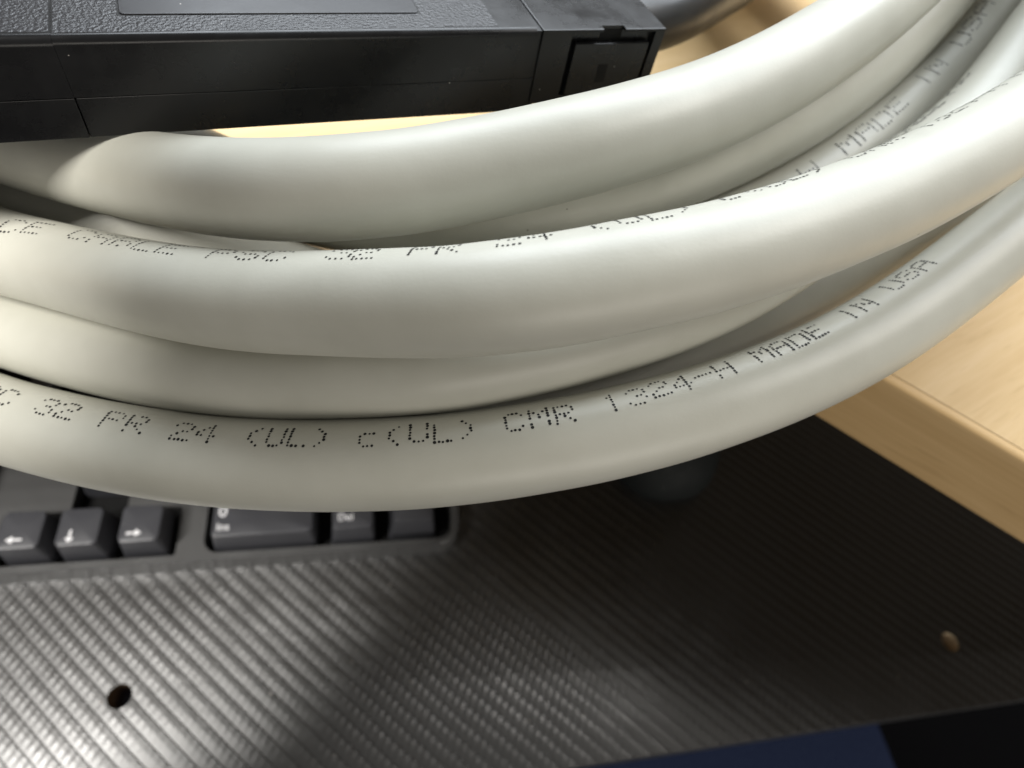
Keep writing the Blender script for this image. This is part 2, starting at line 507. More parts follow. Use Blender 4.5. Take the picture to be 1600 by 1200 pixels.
def text_mesh(body, size, x, y, z):
    cu = bpy.data.curves.new('legend', 'FONT'); cu.body = body; cu.size = size; cu.extrude = 0.02
    cu.offset = 0.03
    t = bpy.data.objects.new('legend_text', cu); scene.collection.objects.link(t)
    bpy.context.view_layer.update()
    me = bpy.data.meshes.new_from_object(t.evaluated_get(bpy.context.evaluated_depsgraph_get()))
    bpy.data.objects.remove(t); me.name = 'legend'
    me.transform(Matrix.Translation((x * S, y * S, z * S)) @ Matrix.Scale(S, 4))
    me.materials.clear()
    return me

KY = 96.6
for cx, ang in ((-115.8, math.pi), (-98.2, -math.pi / 2), (-79.1, 0)):
    k = obj('key', keycap(cx, KY, 15.4, 16.0, 12.6, 13.2), M_KEY, kb)
    off = {0: -1.6, math.pi: -1.2}.get(ang, -2.2)
    obj('legend', flat_mesh(arrow(cx + off, KY + 3.0, ang), KT - 0.1), M_LEGEND, k)
k = obj('key', keycap(-97.3, 122.5, 15.4, 16.0, 12.6, 13.2), M_KEY, kb)
obj('legend', flat_mesh(arrow(-99, 125.7, math.pi / 2), KT - 0.18), M_LEGEND, k)
# number block
k = obj('key', keycap(-38.6, KY - 0.2, 36.4, 16.0, 34.0, 13.2), M_KEY, kb)
obj('legend', text_mesh('0', 6.0, -54.0, KY + 7.2, KT - 0.02), M_LEGEND, k)
obj('legend', text_mesh('Ins', 3.9, -54.2, KY + 2.0, KT - 0.02), M_LEGEND, k)
k = obj('key', keycap(-7.2, KY, 16.6, 16.0, 14.2, 13.2), M_KEY, kb)
obj('legend', text_mesh('.', 6.0, -12.4, KY + 8.6, KT - 0.02), M_LEGEND, k)
obj('legend', text_mesh('Del', 4.0, -12.6, KY + 3.0, KT + 0.0), M_LEGEND, k)
k = obj('key', keycap(15.2, KY + 1.2, 18.2, 36.0, 14.6, 32.2), M_KEY, kb)
for r_, row in enumerate((('1', '2', '3'), ('4', '5', '6', '+'), ('7', '8', '9'))):
    for c_, ch in enumerate(row):
        k = obj('key', keycap((-47.8, -26.9, -7.2, 15.2)[c_], KY + 19.05 * (r_ + 1), 18.2, 17.0, 14.2, 13.2), M_KEY, kb)
        obj('legend', text_mesh(ch, 3.9, (-53.0, -32.1, -12.4, 10)[c_], KY + 19.05 * (r_ + 1) + 6.5, KT - 0.2), M_LEGEND, k)
for cx, w in ((-147.0, 22.0), (-170.5, 22.0)):
    obj('key', keycap(cx, KY, w, 17.0, w - 4.4, 13.2), M_KEY, kb)
obj('key', keycap(-160.0, KY + 19.05, 48.0, 17.0, 43.5, 13.2), M_KEY, kb)

# the letter block under the desk: one key mesh shared by all
km = keycap(0, 0, 16.6, 16.0, 13.6, 13.2)
for r_ in range(4):
    for c_ in range(13):
        if r_ == 0 and c_ > 10: continue
        if r_ == 1 and c_ > 9: continue
        if r_ > 1 and c_ > 12: continue
        k = obj('key', km, M_KEY, kb)
        k.location = ((-382.0 + 19.05 * c_ + 4.0 * r_) * S, (KY + 19.05 * r_) * S, 0)

# ------------------------------------------------------------------ mouse
mo = empty('computer_mouse', (131, 160, TZ))
tag(mo, 'dark computer mouse on the tray, mostly hidden behind the lowest cable loop', 'mouse')
bm = bmesh.new()
bmesh.ops.create_uvsphere(bm, u_segments=40, v_segments=24, radius=1)
for v in bm.verts:
    x, y, z = v.co
    sg = lambda q, e: math.copysign(abs(q) ** e, q)
    yy = sg(y, 0.85)
    wx = 31.5 * (1 - 0.10 * max(0, 1 - abs(yy - 0.0)) )
    zz = max(z, -0.15)
    v.co = Vector((sg(x, 0.8) * wx, yy * 53, (zz + 0.15) * (30 if yy < 0.1 else 30 - 10 * (yy - 0.1))))
bmesh.ops.translate(bm, vec=(0, 0, 0.2), verts=bm.verts)
obj('shell', finish(bm, 'shell', True), M_MOUSE, mo)
bm = bmesh.new()
bmesh.ops.create_cone(bm, cap_ends=True, segments=24, radius1=8, radius2=8, depth=5)
bmesh.ops.rotate(bm, cent=(0, 0, 0), matrix=Matrix.Rotation(math.radians(90), 3, 'Y'), verts=bm.verts)
bmesh.ops.translate(bm, vec=(0, 26, 24), verts=bm.verts)
obj('scroll_wheel', smooth_by_angle(finish(bm, 'scroll_wheel')), M_CORD, mo)

# ------------------------------------------------------------------ cable coil
LOOPS = {
 'A': [(-72.4,118.8,20.6),(-65.1,114.1,20.9),(-57.3,109.6,21.9),(-49.3,104.9,23.7),(-41.4,99.9,26.2),(-33.7,94.7,29.1),(-26.2,89.8,32.2),(-19.2,85.5,35.3),(-12.7,82.4,37.9),(-6.7,80.5,39.9),(-0.8,79.7,41.4),(5.1,79.7,42.5),(11.0,80.2,43.6),(17.1,81.0,44.8),(23.2,82.0,46.0),(29.5,83.3,47.2),(36.0,85.1,48.2),(42.8,87.4,49.2),(50.0,90.3,50.1),(57.6,93.8,51.2),(65.6,98.1,52.5),(74.1,103.3,53.9),(83.1,109.6,55.3),(92.9,116.9,56.9),(103.1,125.0,59.0),(113.2,133.3,61.8),(122.1,141.2,65.2),(128.9,148.4,68.7),(132.9,155.3,71.4),(134.4,162.1,72.7),(134.1,169.6,72.3),(133.2,177.8,70.5),(132.8,186.7,68.1),(133.2,195.8,66.0),(134.0,204.6,64.8),(134.6,212.8,64.4),(134.2,220.6,64.2),(132.7,228.4,63.8),(130.3,236.4,62.9),(127.3,244.6,61.7),(124.2,252.9,60.6),(120.8,260.7,59.7),(117.0,268.0,59.2),(112.5,274.6,58.7),(107.2,280.9,58.0),(101.4,287.0,56.9),(95.2,293.1,55.6),(88.8,298.8,54.4),(82.3,304.0,53.4),(75.5,308.4,52.6),(68.2,312.2,51.8),(60.4,315.4,50.7),(52.4,318.2,49.3),(44.4,320.8,47.8),(36.3,322.9,46.4),(28.3,324.3,45.1),(20.1,325.0,44.0),(11.8,324.9,42.8),(3.3,324.2,41.3),(-5.1,323.1,39.8),(-13.2,321.6,38.2),(-21.1,319.5,36.8),(-28.7,316.8,35.6),(-36.3,313.3,34.6),(-43.7,309.2,33.5),(-51.0,304.5,32.1),(-57.8,299.6,30.7),(-64.1,294.5,29.4),(-70.0,288.9,28.3),(-75.4,282.8,27.5),(-80.5,276.0,26.9),(-85.1,268.7,26.2),(-89.3,261.0,25.3),(-92.7,253.4,24.4),(-95.5,245.7,23.6),(-97.8,238.0,23.2),(-99.6,230.0,23.1),(-101.1,221.5,23.1),(-101.9,212.8,22.8),(-102.0,204.1,22.2),(-101.0,195.7,21.6),(-99.1,187.8,21.2),(-96.9,180.0,21.3),(-94.7,172.2,22.0),(-92.9,164.0,22.9),(-91.5,155.3,23.6),(-89.9,146.5,23.6),(-87.6,138.1,23.0),(-84.0,130.5,22.0),(-78.8,124.1,21.1)],
 'C': [(-70.9,98.6,11.7),(-62.9,94.9,11.6),(-54.3,90.4,13.5),(-45.6,85.1,16.5),(-37.1,79.7,19.9),(-29.1,74.8,23.3),(-21.6,70.8,26.4),(-14.5,67.6,29.3),(-7.9,64.9,32.2),(-1.6,62.4,35.0),(4.5,60.2,37.6),(10.3,58.3,40.0),(16.0,57.1,42.2),(21.6,56.5,44.0),(27.4,56.6,45.4),(33.3,57.2,46.6),(39.6,58.2,47.5),(46.1,59.5,48.4),(53.0,61.3,49.3),(60.1,63.4,50.3),(67.5,65.9,51.5),(75.3,68.8,52.6),(83.6,72.3,53.9),(92.4,76.4,55.3),(101.8,81.1,56.9),(111.5,86.3,58.9),(121.1,91.8,61.1),(130.1,97.7,63.4),(138.0,104.3,65.6),(144.2,112.1,67.8),(148.8,121.3,70.0),(151.9,131.8,72.4),(154.2,143.1,74.9),(156.0,154.5,77.0),(157.8,165.2,78.2),(159.2,175.2,77.9),(160.2,184.8,76.2),(160.4,194.7,73.5),(159.5,205.2,70.7),(157.6,216.3,68.3),(155.1,227.4,66.9),(151.9,237.8,66.2),(148.2,247.3,65.8),(143.9,256.1,65.2),(138.7,264.9,64.3),(132.7,273.8,63.2),(126.0,283.0,62.1),(119.0,291.8,61.1),(111.8,299.9,59.9),(104.6,306.9,58.3),(97.0,313.1,56.3),(88.8,319.0,53.9),(79.8,324.9,51.5),(70.2,330.4,49.6),(60.3,335.1,48.2),(50.2,338.4,47.0),(40.1,340.2,45.6),(29.9,340.8,43.9),(19.5,340.9,41.9),(8.8,340.9,40.0),(-2.1,340.7,38.4),(-12.7,339.7,37.3),(-23.0,337.2,36.3),(-32.7,333.1,35.1),(-41.9,327.9,33.4),(-51.0,322.2,31.5),(-60.0,316.6,29.8),(-68.8,310.9,28.6),(-77.1,304.7,27.9),(-84.6,297.2,27.3),(-91.2,288.5,26.5),(-96.8,278.9,25.2),(-101.9,269.2,23.8),(-106.4,259.8,22.8),(-110.5,250.7,22.6),(-113.8,241.3,23.0),(-116.1,230.9,23.7),(-117.3,219.4,23.8),(-117.3,207.6,23.2),(-116.3,196.4,22.4),(-114.8,186.5,22.1),(-112.8,177.5,23.1),(-110.5,168.7,25.6),(-107.7,158.8,28.7),(-104.3,147.5,31.0),(-100.3,135.3,31.2),(-95.7,123.7,28.7),(-90.6,113.9,24.0),(-84.8,106.9,18.7),(-78.2,102.2,14.2)],
 'G': [(-75.9,94.4,-2.6),(-67.1,89.7,-2.6),(-57.9,84.7,-0.6),(-48.6,79.7,2.4),(-39.5,75.2,5.3),(-30.8,71.5,8.0),(-22.7,68.5,10.7),(-14.8,66.0,13.5),(-7.2,64.0,16.3),(0.2,62.4,19.0),(7.6,61.4,21.3),(14.8,61.2,23.0),(22.0,61.7,24.4),(29.4,62.6,25.8),(37.1,64.0,27.1),(45.1,65.7,28.6),(53.2,68.1,30.0),(61.6,71.4,31.4),(70.1,75.5,33.0),(79.0,80.3,34.7),(88.7,85.5,36.7),(99.2,91.3,38.9),(110.2,97.8,41.2),(121.3,105.3,43.7),(132.1,114.0,47.0),(142.3,123.3,51.1),(152.0,132.4,55.8),(161.2,140.6,60.1),(169.6,147.7,62.7),(176.3,154.3,62.3),(180.3,161.4,58.9),(181.0,170.0,53.4),(178.3,180.2,47.6),(173.5,191.5,43.4),(168.4,203.0,41.6),(164.4,213.9,41.8),(162.2,224.0,43.0),(161.5,233.8,43.7),(161.0,243.9,43.3),(159.5,254.6,42.2),(156.3,265.8,40.9),(151.9,276.8,40.1),(146.8,287.0,39.9),(141.6,296.4,40.2),(136.3,305.2,40.3),(130.5,313.7,40.2),(123.4,322.1,40.1),(115.0,329.8,40.2),(105.5,336.3,40.5),(95.4,341.4,40.8),(85.3,345.2,40.5),(75.3,348.4,39.5),(65.3,351.4,37.9),(54.8,354.3,36.2),(43.9,356.8,34.9),(32.7,358.2,34.0),(21.7,358.1,33.3),(10.9,356.7,32.2),(0.5,354.5,30.5),(-9.9,352.2,28.4),(-20.4,349.8,26.4),(-31.0,347.1,25.0),(-41.4,343.4,24.0),(-51.1,338.3,23.1),(-60.1,332.1,21.6),(-68.4,325.1,19.5),(-76.4,318.0,17.2),(-84.3,310.8,15.2),(-92.0,303.3,14.0),(-99.0,295.0,13.4),(-105.1,285.7,13.1),(-110.1,275.7,12.3),(-114.2,265.3,10.9),(-117.9,255.0,9.5),(-121.3,245.0,8.7),(-124.3,234.9,8.9),(-126.4,224.3,9.8),(-127.2,213.2,10.6),(-126.6,201.7,10.8),(-125.0,190.4,10.2),(-123.0,179.7,9.6),(-121.1,169.6,10.2),(-119.3,159.6,12.5),(-117.5,149.2,15.9),(-114.8,138.4,18.8),(-111.0,127.8,19.4),(-105.8,118.1,16.9),(-99.4,110.1,11.6),(-92.2,103.9,5.3),(-84.3,98.9,0.1)],
 'H': [(-72.4,75.4,-7.3),(-63.4,70.7,-5.8),(-54.8,66.6,-3.6),(-46.6,63.0,-1.5),(-38.7,60.0,0.3),(-31.0,57.5,1.9),(-23.3,55.3,3.7),(-15.9,53.4,5.8),(-8.5,51.7,8.0),(-1.3,50.4,10.1),(5.8,49.5,11.8),(12.9,49.1,13.2),(20.1,49.0,14.6),(27.3,49.2,16.0),(34.6,49.6,17.4),(42.1,50.4,18.8),(49.8,51.6,20.0),(57.8,53.3,21.2),(66.1,55.4,22.4),(74.6,57.9,23.9),(83.2,60.9,25.8),(91.8,64.5,27.9),(100.5,68.7,30.2),(109.5,73.5,32.7),(118.9,78.7,35.4),(128.7,84.2,38.4),(138.7,90.3,41.3),(148.6,97.1,43.6),(157.6,105.1,44.5),(165.2,114.8,43.8),(171.1,125.9,41.5),(175.3,138.1,38.3),(178.3,150.7,35.3),(180.6,163.0,33.1),(182.4,174.9,32.1),(183.7,186.6,32.1),(184.2,198.5,32.4),(183.6,210.8,32.7),(181.7,223.4,32.7),(178.7,236.1,32.3),(174.9,248.3,31.7),(170.7,259.8,31.0),(166.0,270.8,30.0),(160.7,281.5,28.8),(154.5,292.0,27.5),(147.1,302.2,26.4),(138.6,311.7,25.6),(129.2,320.2,25.2),(119.3,327.7,25.1),(109.1,334.5,24.8),(98.8,340.7,24.3),(88.1,346.7,23.4),(76.9,352.3,22.4),(65.1,356.9,21.6),(53.0,360.3,20.9),(40.7,362.2,20.2),(28.5,363.1,19.2),(16.3,363.3,18.0),(4.1,363.1,16.5),(-8.3,362.3,15.1),(-20.6,360.6,14.1),(-32.7,357.6,13.4),(-44.4,353.1,12.7),(-55.5,347.5,11.9),(-66.2,341.2,11.0),(-76.5,334.5,10.1),(-86.5,327.5,9.6),(-96.1,319.8,9.7),(-105.0,311.1,10.1),(-112.9,301.3,10.4),(-119.5,290.5,10.3),(-125.0,279.2,9.9),(-129.6,267.8,9.4),(-133.7,256.4,9.4),(-137.4,244.8,10.1),(-140.3,232.8,11.1),(-142.2,220.3,11.7),(-142.6,207.5,11.4),(-141.8,194.8,10.3),(-139.9,182.6,9.2),(-137.6,170.8,8.9),(-135.0,159.2,9.9),(-132.2,147.4,11.8),(-128.9,135.4,13.4),(-124.4,123.4,13.2),(-118.4,112.2,10.5),(-110.8,102.1,5.6),(-101.8,93.6,0.0),(-92.0,86.6,-4.6),(-82.1,80.6,-7.2)],
 'E': [(-78.1,116.3,7.5),(-69.9,113.2,7.5),(-61.3,111.0,7.5),(-53.0,108.9,7.5),(-44.9,106.1,7.8),(-36.9,102.5,8.3),(-28.6,98.2,8.9),(-19.9,93.6,9.6),(-11.0,89.1,10.3),(-2.1,85.1,11.1),(6.5,82.0,12.3),(14.8,80.3,13.9),(23.1,80.2,15.9),(31.8,81.7,18.0),(41.0,84.5,19.8),(50.7,87.9,21.3),(60.6,91.4,22.5),(70.5,95.0,23.8),(80.4,98.7,25.5),(90.5,103.3,27.6),(101.1,109.2,30.1),(112.5,116.5,32.7),(124.1,124.9,35.6),(135.5,133.6,39.2),(145.7,142.1,43.8),(154.1,149.9,49.6),(160.5,157.3,55.8),(165.0,164.7,61.2),(168.1,172.4,64.7),(170.2,180.7,65.7),(171.6,189.5,64.4),(172.4,198.7,62.1),(172.6,208.0,60.0),(172.0,217.3,58.9),(170.8,226.4,58.9),(169.0,235.5,59.3),(166.5,244.4,59.4),(163.3,253.0,58.6),(159.3,261.2,57.3),(154.5,269.0,55.9),(148.9,276.4,54.8),(142.8,283.4,54.1),(136.5,290.1,53.3),(130.1,296.6,51.8),(123.7,302.8,49.5),(117.1,308.7,46.6),(110.3,314.3,43.6),(103.0,319.5,40.9),(95.4,324.2,38.7),(87.4,328.5,36.8),(79.2,332.2,35.0),(70.7,335.4,33.2),(62.0,338.1,31.3),(53.1,340.3,29.7),(44.1,342.0,28.5),(34.9,343.2,27.4),(25.8,343.8,26.3),(16.7,343.5,24.9),(7.7,342.5,23.2),(-1.3,340.8,21.5),(-10.3,338.7,20.0),(-19.1,336.2,18.9),(-27.8,333.2,18.0),(-36.2,329.6,17.0),(-44.2,325.2,15.8),(-51.9,320.1,14.3),(-59.1,314.4,12.7),(-66.1,308.3,11.5),(-72.7,301.9,10.8),(-79.0,295.3,10.4),(-84.8,288.2,10.1),(-90.1,280.6,9.5),(-94.7,272.5,8.8),(-98.6,263.9,8.1),(-101.9,255.2,7.7),(-104.8,246.5,7.8),(-107.2,237.8,8.0),(-109.1,228.9,8.2),(-110.4,219.6,8.1),(-110.8,210.1,7.8),(-110.3,200.6,7.6),(-108.9,191.5,7.5),(-106.9,182.8,7.8),(-104.6,174.2,8.2),(-102.5,165.4,8.4),(-100.5,156.1,8.4),(-98.3,146.3,8.2),(-95.4,136.6,7.8),(-91.2,128.0,7.6),(-85.4,121.1,7.5)],
 'D': [(-88.2,180.6,8.1),(-83.2,173.2,7.9),(-76.3,165.0,7.6),(-67.8,155.6,7.9),(-58.4,145.2,8.9),(-48.5,134.5,10.7),(-38.8,124.3,12.9),(-29.4,115.5,15.0),(-20.2,108.7,16.6),(-11.3,103.5,18.0),(-2.7,99.5,19.6),(5.4,96.2,21.9),(13.1,93.2,24.8),(20.5,90.8,28.1),(27.9,89.6,31.0),(35.5,89.8,33.2),(43.5,91.5,34.6),(52.1,94.4,35.7),(61.1,98.1,36.7),(70.7,102.5,38.1),(80.8,107.8,39.6),(91.6,114.3,41.2),(102.9,122.1,43.1),(114.2,130.7,45.6),(124.9,139.5,49.2),(134.3,147.7,54.0),(141.6,154.7,59.1),(146.5,160.8,63.5),(149.4,166.6,65.7),(150.5,172.6,65.2),(150.6,179.4,62.5),(150.1,186.9,59.0),(149.5,194.5,56.0),(148.9,202.0,54.5),(148.3,209.2,54.3),(147.7,216.1,54.7),(146.9,223.0,54.7),(145.8,230.2,53.8),(144.1,237.5,52.4),(141.8,244.7,50.9),(139.1,251.6,50.0),(135.9,258.1,49.6),(132.6,264.4,49.4),(129.0,270.6,48.9),(125.3,276.8,47.9),(121.1,282.9,46.6),(116.5,288.7,45.4),(111.3,294.0,44.5),(105.8,298.7,44.0),(100.0,303.0,43.4),(94.0,307.1,42.5),(88.0,310.9,41.2),(81.7,314.6,39.7),(75.1,317.9,38.3),(68.3,320.7,37.3),(61.4,323.0,36.4),(54.4,324.9,35.4),(47.5,326.4,34.1),(40.4,327.7,32.6),(33.3,328.6,31.0),(26.0,329.0,29.6),(18.7,328.8,28.5),(11.4,328.0,27.5),(4.2,326.9,26.4),(-2.8,325.4,25.0),(-9.6,323.6,23.4),(-16.4,321.5,21.8),(-23.3,319.0,20.4),(-30.0,315.9,19.4),(-36.5,312.4,18.4),(-42.6,308.5,17.2),(-48.2,304.2,15.8),(-53.6,299.5,14.4),(-58.9,294.6,13.2),(-64.1,289.4,12.4),(-69.1,283.8,11.9),(-73.7,278.0,11.5),(-77.8,272.0,10.9),(-81.2,265.7,10.2),(-84.2,259.1,9.5),(-86.9,252.4,9.0),(-89.4,245.3,8.9),(-91.6,238.2,9.0),(-93.2,231.0,8.9),(-94.3,223.7,8.7),(-94.7,216.5,8.2),(-94.6,209.2,7.7),(-94.2,201.9,7.6),(-93.2,194.7,7.8),(-91.4,187.6,8.0)],
 'J': [(-13.1,69.4,-3.7),(-4.3,68.7,-1.0),(4.5,68.1,1.7),(13.3,67.7,4.3),(22.1,67.7,6.8),(31.0,68.2,9.1),(39.8,69.3,11.3),(48.6,70.8,13.3),(57.4,72.7,15.2),(66.2,75.0,16.9),(74.9,77.6,18.6),(83.4,80.7,20.2),(91.9,84.0,21.9),(100.2,87.6,23.5),(108.5,91.4,25.0),(116.7,95.3,26.4),(124.8,99.3,27.5),(133.0,103.4,28.3),(141.5,107.3,28.6),(150.3,111.2,28.5),(159.6,115.0,28.0),(169.1,119.1,27.4),(178.2,124.0,27.8),(185.8,130.5,30.4),(190.7,138.7,34.3),(192.9,147.9,37.9),(193.3,157.7,40.6),(193.3,167.7,42.2),(193.4,177.8,43.1),(193.8,187.8,43.5),(194.2,197.9,43.7),(194.5,207.9,43.3),(194.2,217.9,42.4),(193.5,227.7,40.9),(192.3,237.2,38.9),(190.4,246.4,36.6),(188.0,255.3,34.2),(185.1,263.9,31.7),(181.7,272.4,29.3),(177.8,280.6,27.0),(173.4,288.6,24.8),(168.5,296.4,22.8),(163.1,303.8,20.9),(157.2,310.8,19.3),(151.0,317.5,17.7),(144.5,324.0,16.2),(137.7,330.3,14.8),(130.7,336.2,13.4),(123.4,341.7,12.2),(115.8,346.9,11.1),(107.9,351.6,10.2),(99.7,355.9,9.5),(91.3,359.8,8.9),(82.6,363.3,8.5),(73.8,366.3,8.1),(64.8,368.8,7.9),(55.7,370.9,7.8),(46.5,372.6,7.7),(37.3,373.8,7.6),(28.0,374.6,7.6),(18.6,375.1,7.6),(9.2,375.4,7.6),(-0.4,375.4,7.6),(-10.0,375.2,7.6),(-19.6,374.3,7.6),(-29.1,372.7,7.6),(-38.4,370.3,7.6),(-47.3,367.1,7.6),(-55.9,363.3,7.6),(-64.0,359.2,7.6),(-71.7,354.8,7.6),(-79.0,350.4,7.6),(-85.9,346.0,7.6),(-92.3,341.7,7.6),(-98.3,337.3,7.6)],
}

CR = 7.5
coil = empty('cable_coil', (12, 200, 0))
coil_off = Vector((12, 200, 0))
tag(coil, 'thick pale grey cable coiled in loops on the desk edge, with black dot lettering', 'cable')

def catmull_closed(P, sub):
    n = len(P); out = []
    for i in range(n):
        p0, p1, p2, p3 = P[i - 1], P[i], P[(i + 1) % n], P[(i + 2) % n]
        for k in range(sub):
            t = k / sub
            out.append(0.5 * ((2 * p1) + (p2 - p0) * t + (2 * p0 - 5 * p1 + 4 * p2 - p3) * t * t + (3 * p1 - p0 - 3 * p2 + p3) * t ** 3))
    return out

def sweep(path, radius, sides, closed=True, wobble=0.0):
    bm = bmesh.new(); n = len(path); rings = []
    rnd = random.Random(len(path))
    ph = [rnd.uniform(0, 6.28) for _ in range(4)]
    for i, p in enumerate(path):
        a = path[i - 1] if (closed or i > 0) else path[i]
        b = path[(i + 1) % n] if (closed or i < n - 1) else path[i]
        t = (b - a).normalized()
        w = Vector((0.08, -0.35, 0.9)); n0 = (w - t * w.dot(t)).normalized(); bb = t.cross(n0)
        s = 2 * math.pi * i / n
        r = radius * (1 + wobble * (math.sin(9 * s + ph[0]) + 0.7 * math.sin(17 * s + ph[1]) + 0.5 * math.sin(31 * s + ph[2])))
        rings.append([bm.verts.new(p + (n0 * math.cos(q) + bb * math.sin(q)) * r) for q in [2 * math.pi * k / sides for k in range(sides)]])
    m_ = n if closed else n - 1
    for i in range(m_):
        A, B = rings[i], rings[(i + 1) % n]
        for k in range(sides):
            bm.faces.new((A[k], A[(k + 1) % sides], B[(k + 1) % sides], B[k]))
    if not closed:
        bm.faces.new(rings[0][::-1]); bm.faces.new(rings[-1])
    return bm

FONT = {
 'A': "01110 10001 10001 11111 10001 10001 10001", 'B': "11110 10001 10001 11110 10001 10001 11110",
 'C': "01110 10001 10000 10000 10000 10001 01110", 'D': "11110 10001 10001 10001 10001 10001 11110",
 'E': "11111 10000 10000 11110 10000 10000 11111", 'F': "11111 10000 10000 11110 10000 10000 10000",
 'H': "10001 10001 10001 11111 10001 10001 10001", 'I': "00100 00100 00100 00100 00100 00100 00100",
 'L': "10000 10000 10000 10000 10000 10000 11111", 'M': "10001 11011 10101 10101 10001 10001 10001",
 'N': "10001 11001 10101 10101 10011 10001 10001", 'P': "11110 10001 10001 11110 10000 10000 10000",
 'R': "11110 10001 10001 11110 10100 10010 10001", 'S': "01110 10001 10000 01110 00001 10001 01110",
 'U': "10001 10001 10001 10001 10001 10001 01110", 'V': "10001 10001 10001 10001 10001 01010 00100",
 'c': "00000 00000 01110 10000 10000 10000 01110", '(': "00010 00100 01000 01000 01000 00100 00010",
 ')': "01000 00100 00010 00010 00010 00100 01000", '1': "00100 01100 00100 00100 00100 00100 00100",
 '2': "01110 10001 00001 00110 01000 10000 11111", '3': "01110 10001 00001 00110 00001 10001 01110",
 '4': "00010 00110 01010 10010 11111 00010 00010", '-': "00000 00000 00000 11111 00000 00000 00000",
}

def project(p):
    d = p - CAM
    z = d.dot(RFWD)
    return 800 + F_PX * d.dot(RX) / z, 600 + F_PX * d.dot(RDOWN) / z

def lerp_table(tab, x):
    if x <= tab[0][0]: return tab[0][1]
    for (x0, v0), (x1, v1) in zip(tab, tab[1:]):
        if x <= x1: return v0 + (v1 - v0) * (x - x0) / (x1 - x0)
    return tab[-1][1]

def lettering(path, string, chars, anchors, alpha, height=3.2, rise=0.05, dot=0.25, seed=1, radius=CR):
    """dot-matrix print on a cable. anchors = (character index, place along the loop) pairs;
    alpha = angle of the baseline round the cable from the side that faces up-front, by place"""
    rnd = random.Random(seed)
    n = len(path)
    cum = [0.0]
    for i in range(n): cum.append(cum[-1] + (path[(i + 1) % n] - path[i]).length)
    def at(s):
        s %= cum[-1]
        lo, hi = 0, n
        while hi - lo > 1:
            md = (lo + hi) // 2
            if cum[md] <= s: lo = md
            else: hi = md
        u = (s - cum[lo]) / (cum[lo + 1] - cum[lo])
        a, b = path[lo], path[(lo + 1) % n]
        t0 = (path[(lo + 1) % n] - path[lo - 1]).normalized(); t1 = (path[(lo + 2) % n] - path[lo]).normalized()
        return a.lerp(b, u), t0.lerp(t1, u).normalized()
    def where(ci):
        k = 0
        while k < len(anchors) - 2 and ci > anchors[k + 1][0]: k += 1
        (i0, s0_), (i1, s1_) = anchors[k], anchors[k + 1]
        pt = (s1_ - s0_) / (i1 - i0)
        return s0_ + (ci - i0) * pt, pt
    dh = height / 6
    bm = bmesh.new()
    for ci, ch in enumerate(string):
        if ch == ' ' or not chars[0] <= ci < chars[1]: continue
        s0, pitch = where(ci); cell = pitch * 0.70 / 4
        jit = rnd.uniform(-0.25, 0.25)
        for ry, rowbits in enumerate(FONT[ch].split()):
            for cxi, bit in enumerate(rowbits):
                if bit == '0' or rnd.random() < 0.03: continue
                s = s0 + (cxi - 2) * cell + rnd.gauss(0, 0.035) + 0.02 * jit * ry
                p, t = at(s)
                v = CAM - p; n0 = (v - t * v.dot(t)).normalized(); up = n0.cross(t)
                if up.z < 0: up = -up
                arc = (6 - ry) * dh + rnd.gauss(0, 0.03) + jit
                a = math.radians(lerp_table(alpha, s)) + arc / radius
                nr = n0 * math.cos(a) + up * math.sin(a)
                e2 = t.cross(nr)
                rr_ = dot * rnd.uniform(0.7, 1.12)
                c = p + nr * (radius + rise)
                ring = []
                for q in range(8):
                    w = 2 * math.pi * q / 8
                    k = c + t * (rr_ * math.cos(w)) + e2 * (rr_ * math.sin(w))
                    kk = k - p; ax = t * kk.dot(t); rad = (kk - ax).normalized()
                    ring.append(bm.verts.new(p + ax + rad * (radius + rise)))
                cv = bm.verts.new(c)
                for q in range(8): bm.faces.new((ring[q], ring[(q + 1) % 8], cv))
    return bm

paths = {k: catmull_closed([Vector(p) for p in v], 4) for k, v in LOOPS.items()}
paths['J'] = paths['J'][4:-8]                   # this strand holds the cable's two free ends
def place(path, px, tab=None):
    """arc length at which the print line on a loop's near side passes a given column of the picture"""
    s, last = 0.0, None
    for i in range(len(path) // 2):
        p = path[i]; t = (path[i + 1] - path[i]).normalized()
        v = CAM - p; n0 = (v - t * v.dot(t)).normalized(); up = n0.cross(t)
        if up.z < 0: up = -up
        a = math.radians(lerp_table(tab, project(p)[0]) + 12)
        x = project(p + (n0 * math.cos(a) + up * math.sin(a)) * CR)[0]
        if last is not None and last[0] <= px < x:
            return last[1] + (s - last[1]) * (px - last[0]) / (x - last[0])
        last = (x, s)
        s += (path[i + 1] - path[i]).length
    return s
LINE = "SERVICE CABLE PSC 32 PR 24 (UL) c(UL) CMR 1324-H MADE IN USA"
i32 = LINE.index('32'); iA = len(LINE) - 1
iCAB = LINE.index('CABLE'); iUL = LINE.index('(UL)') + 2; iM = LINE.index('MADE')
prints = {
 'H': dict(anchors=[(i32, 72), (LINE.index('('), 397), (LINE.index('CMR'), 803), (iA, 1440)], al=[(0, 18), (72, 19), (300, 22), (690, 22), (840, 24), (1190, 33), (1440, 33)]),
 'C': dict(anchors=[(iCAB, 129), (i32, 533), (iUL, 1025)], al=[(0, 24), (25, 28), (62, 34), (200, 45), (400, 50), (550, 52), (840, 60), (1025, 59), (1200, 67), (1500, 63), (1640, 61)]),
 'E': dict(chars=(iM - 3, 99), anchors=[(iM, 1326), (iA, 1537)], al=[(1200, 4), (1326, 4), (1537, 6)]),
 'G': dict(chars=(iCAB - 2, 99), anchors=[(iCAB, 1400), (iCAB + 9, 1590)], al=[(1300, 62), (1640, 58)]),
}
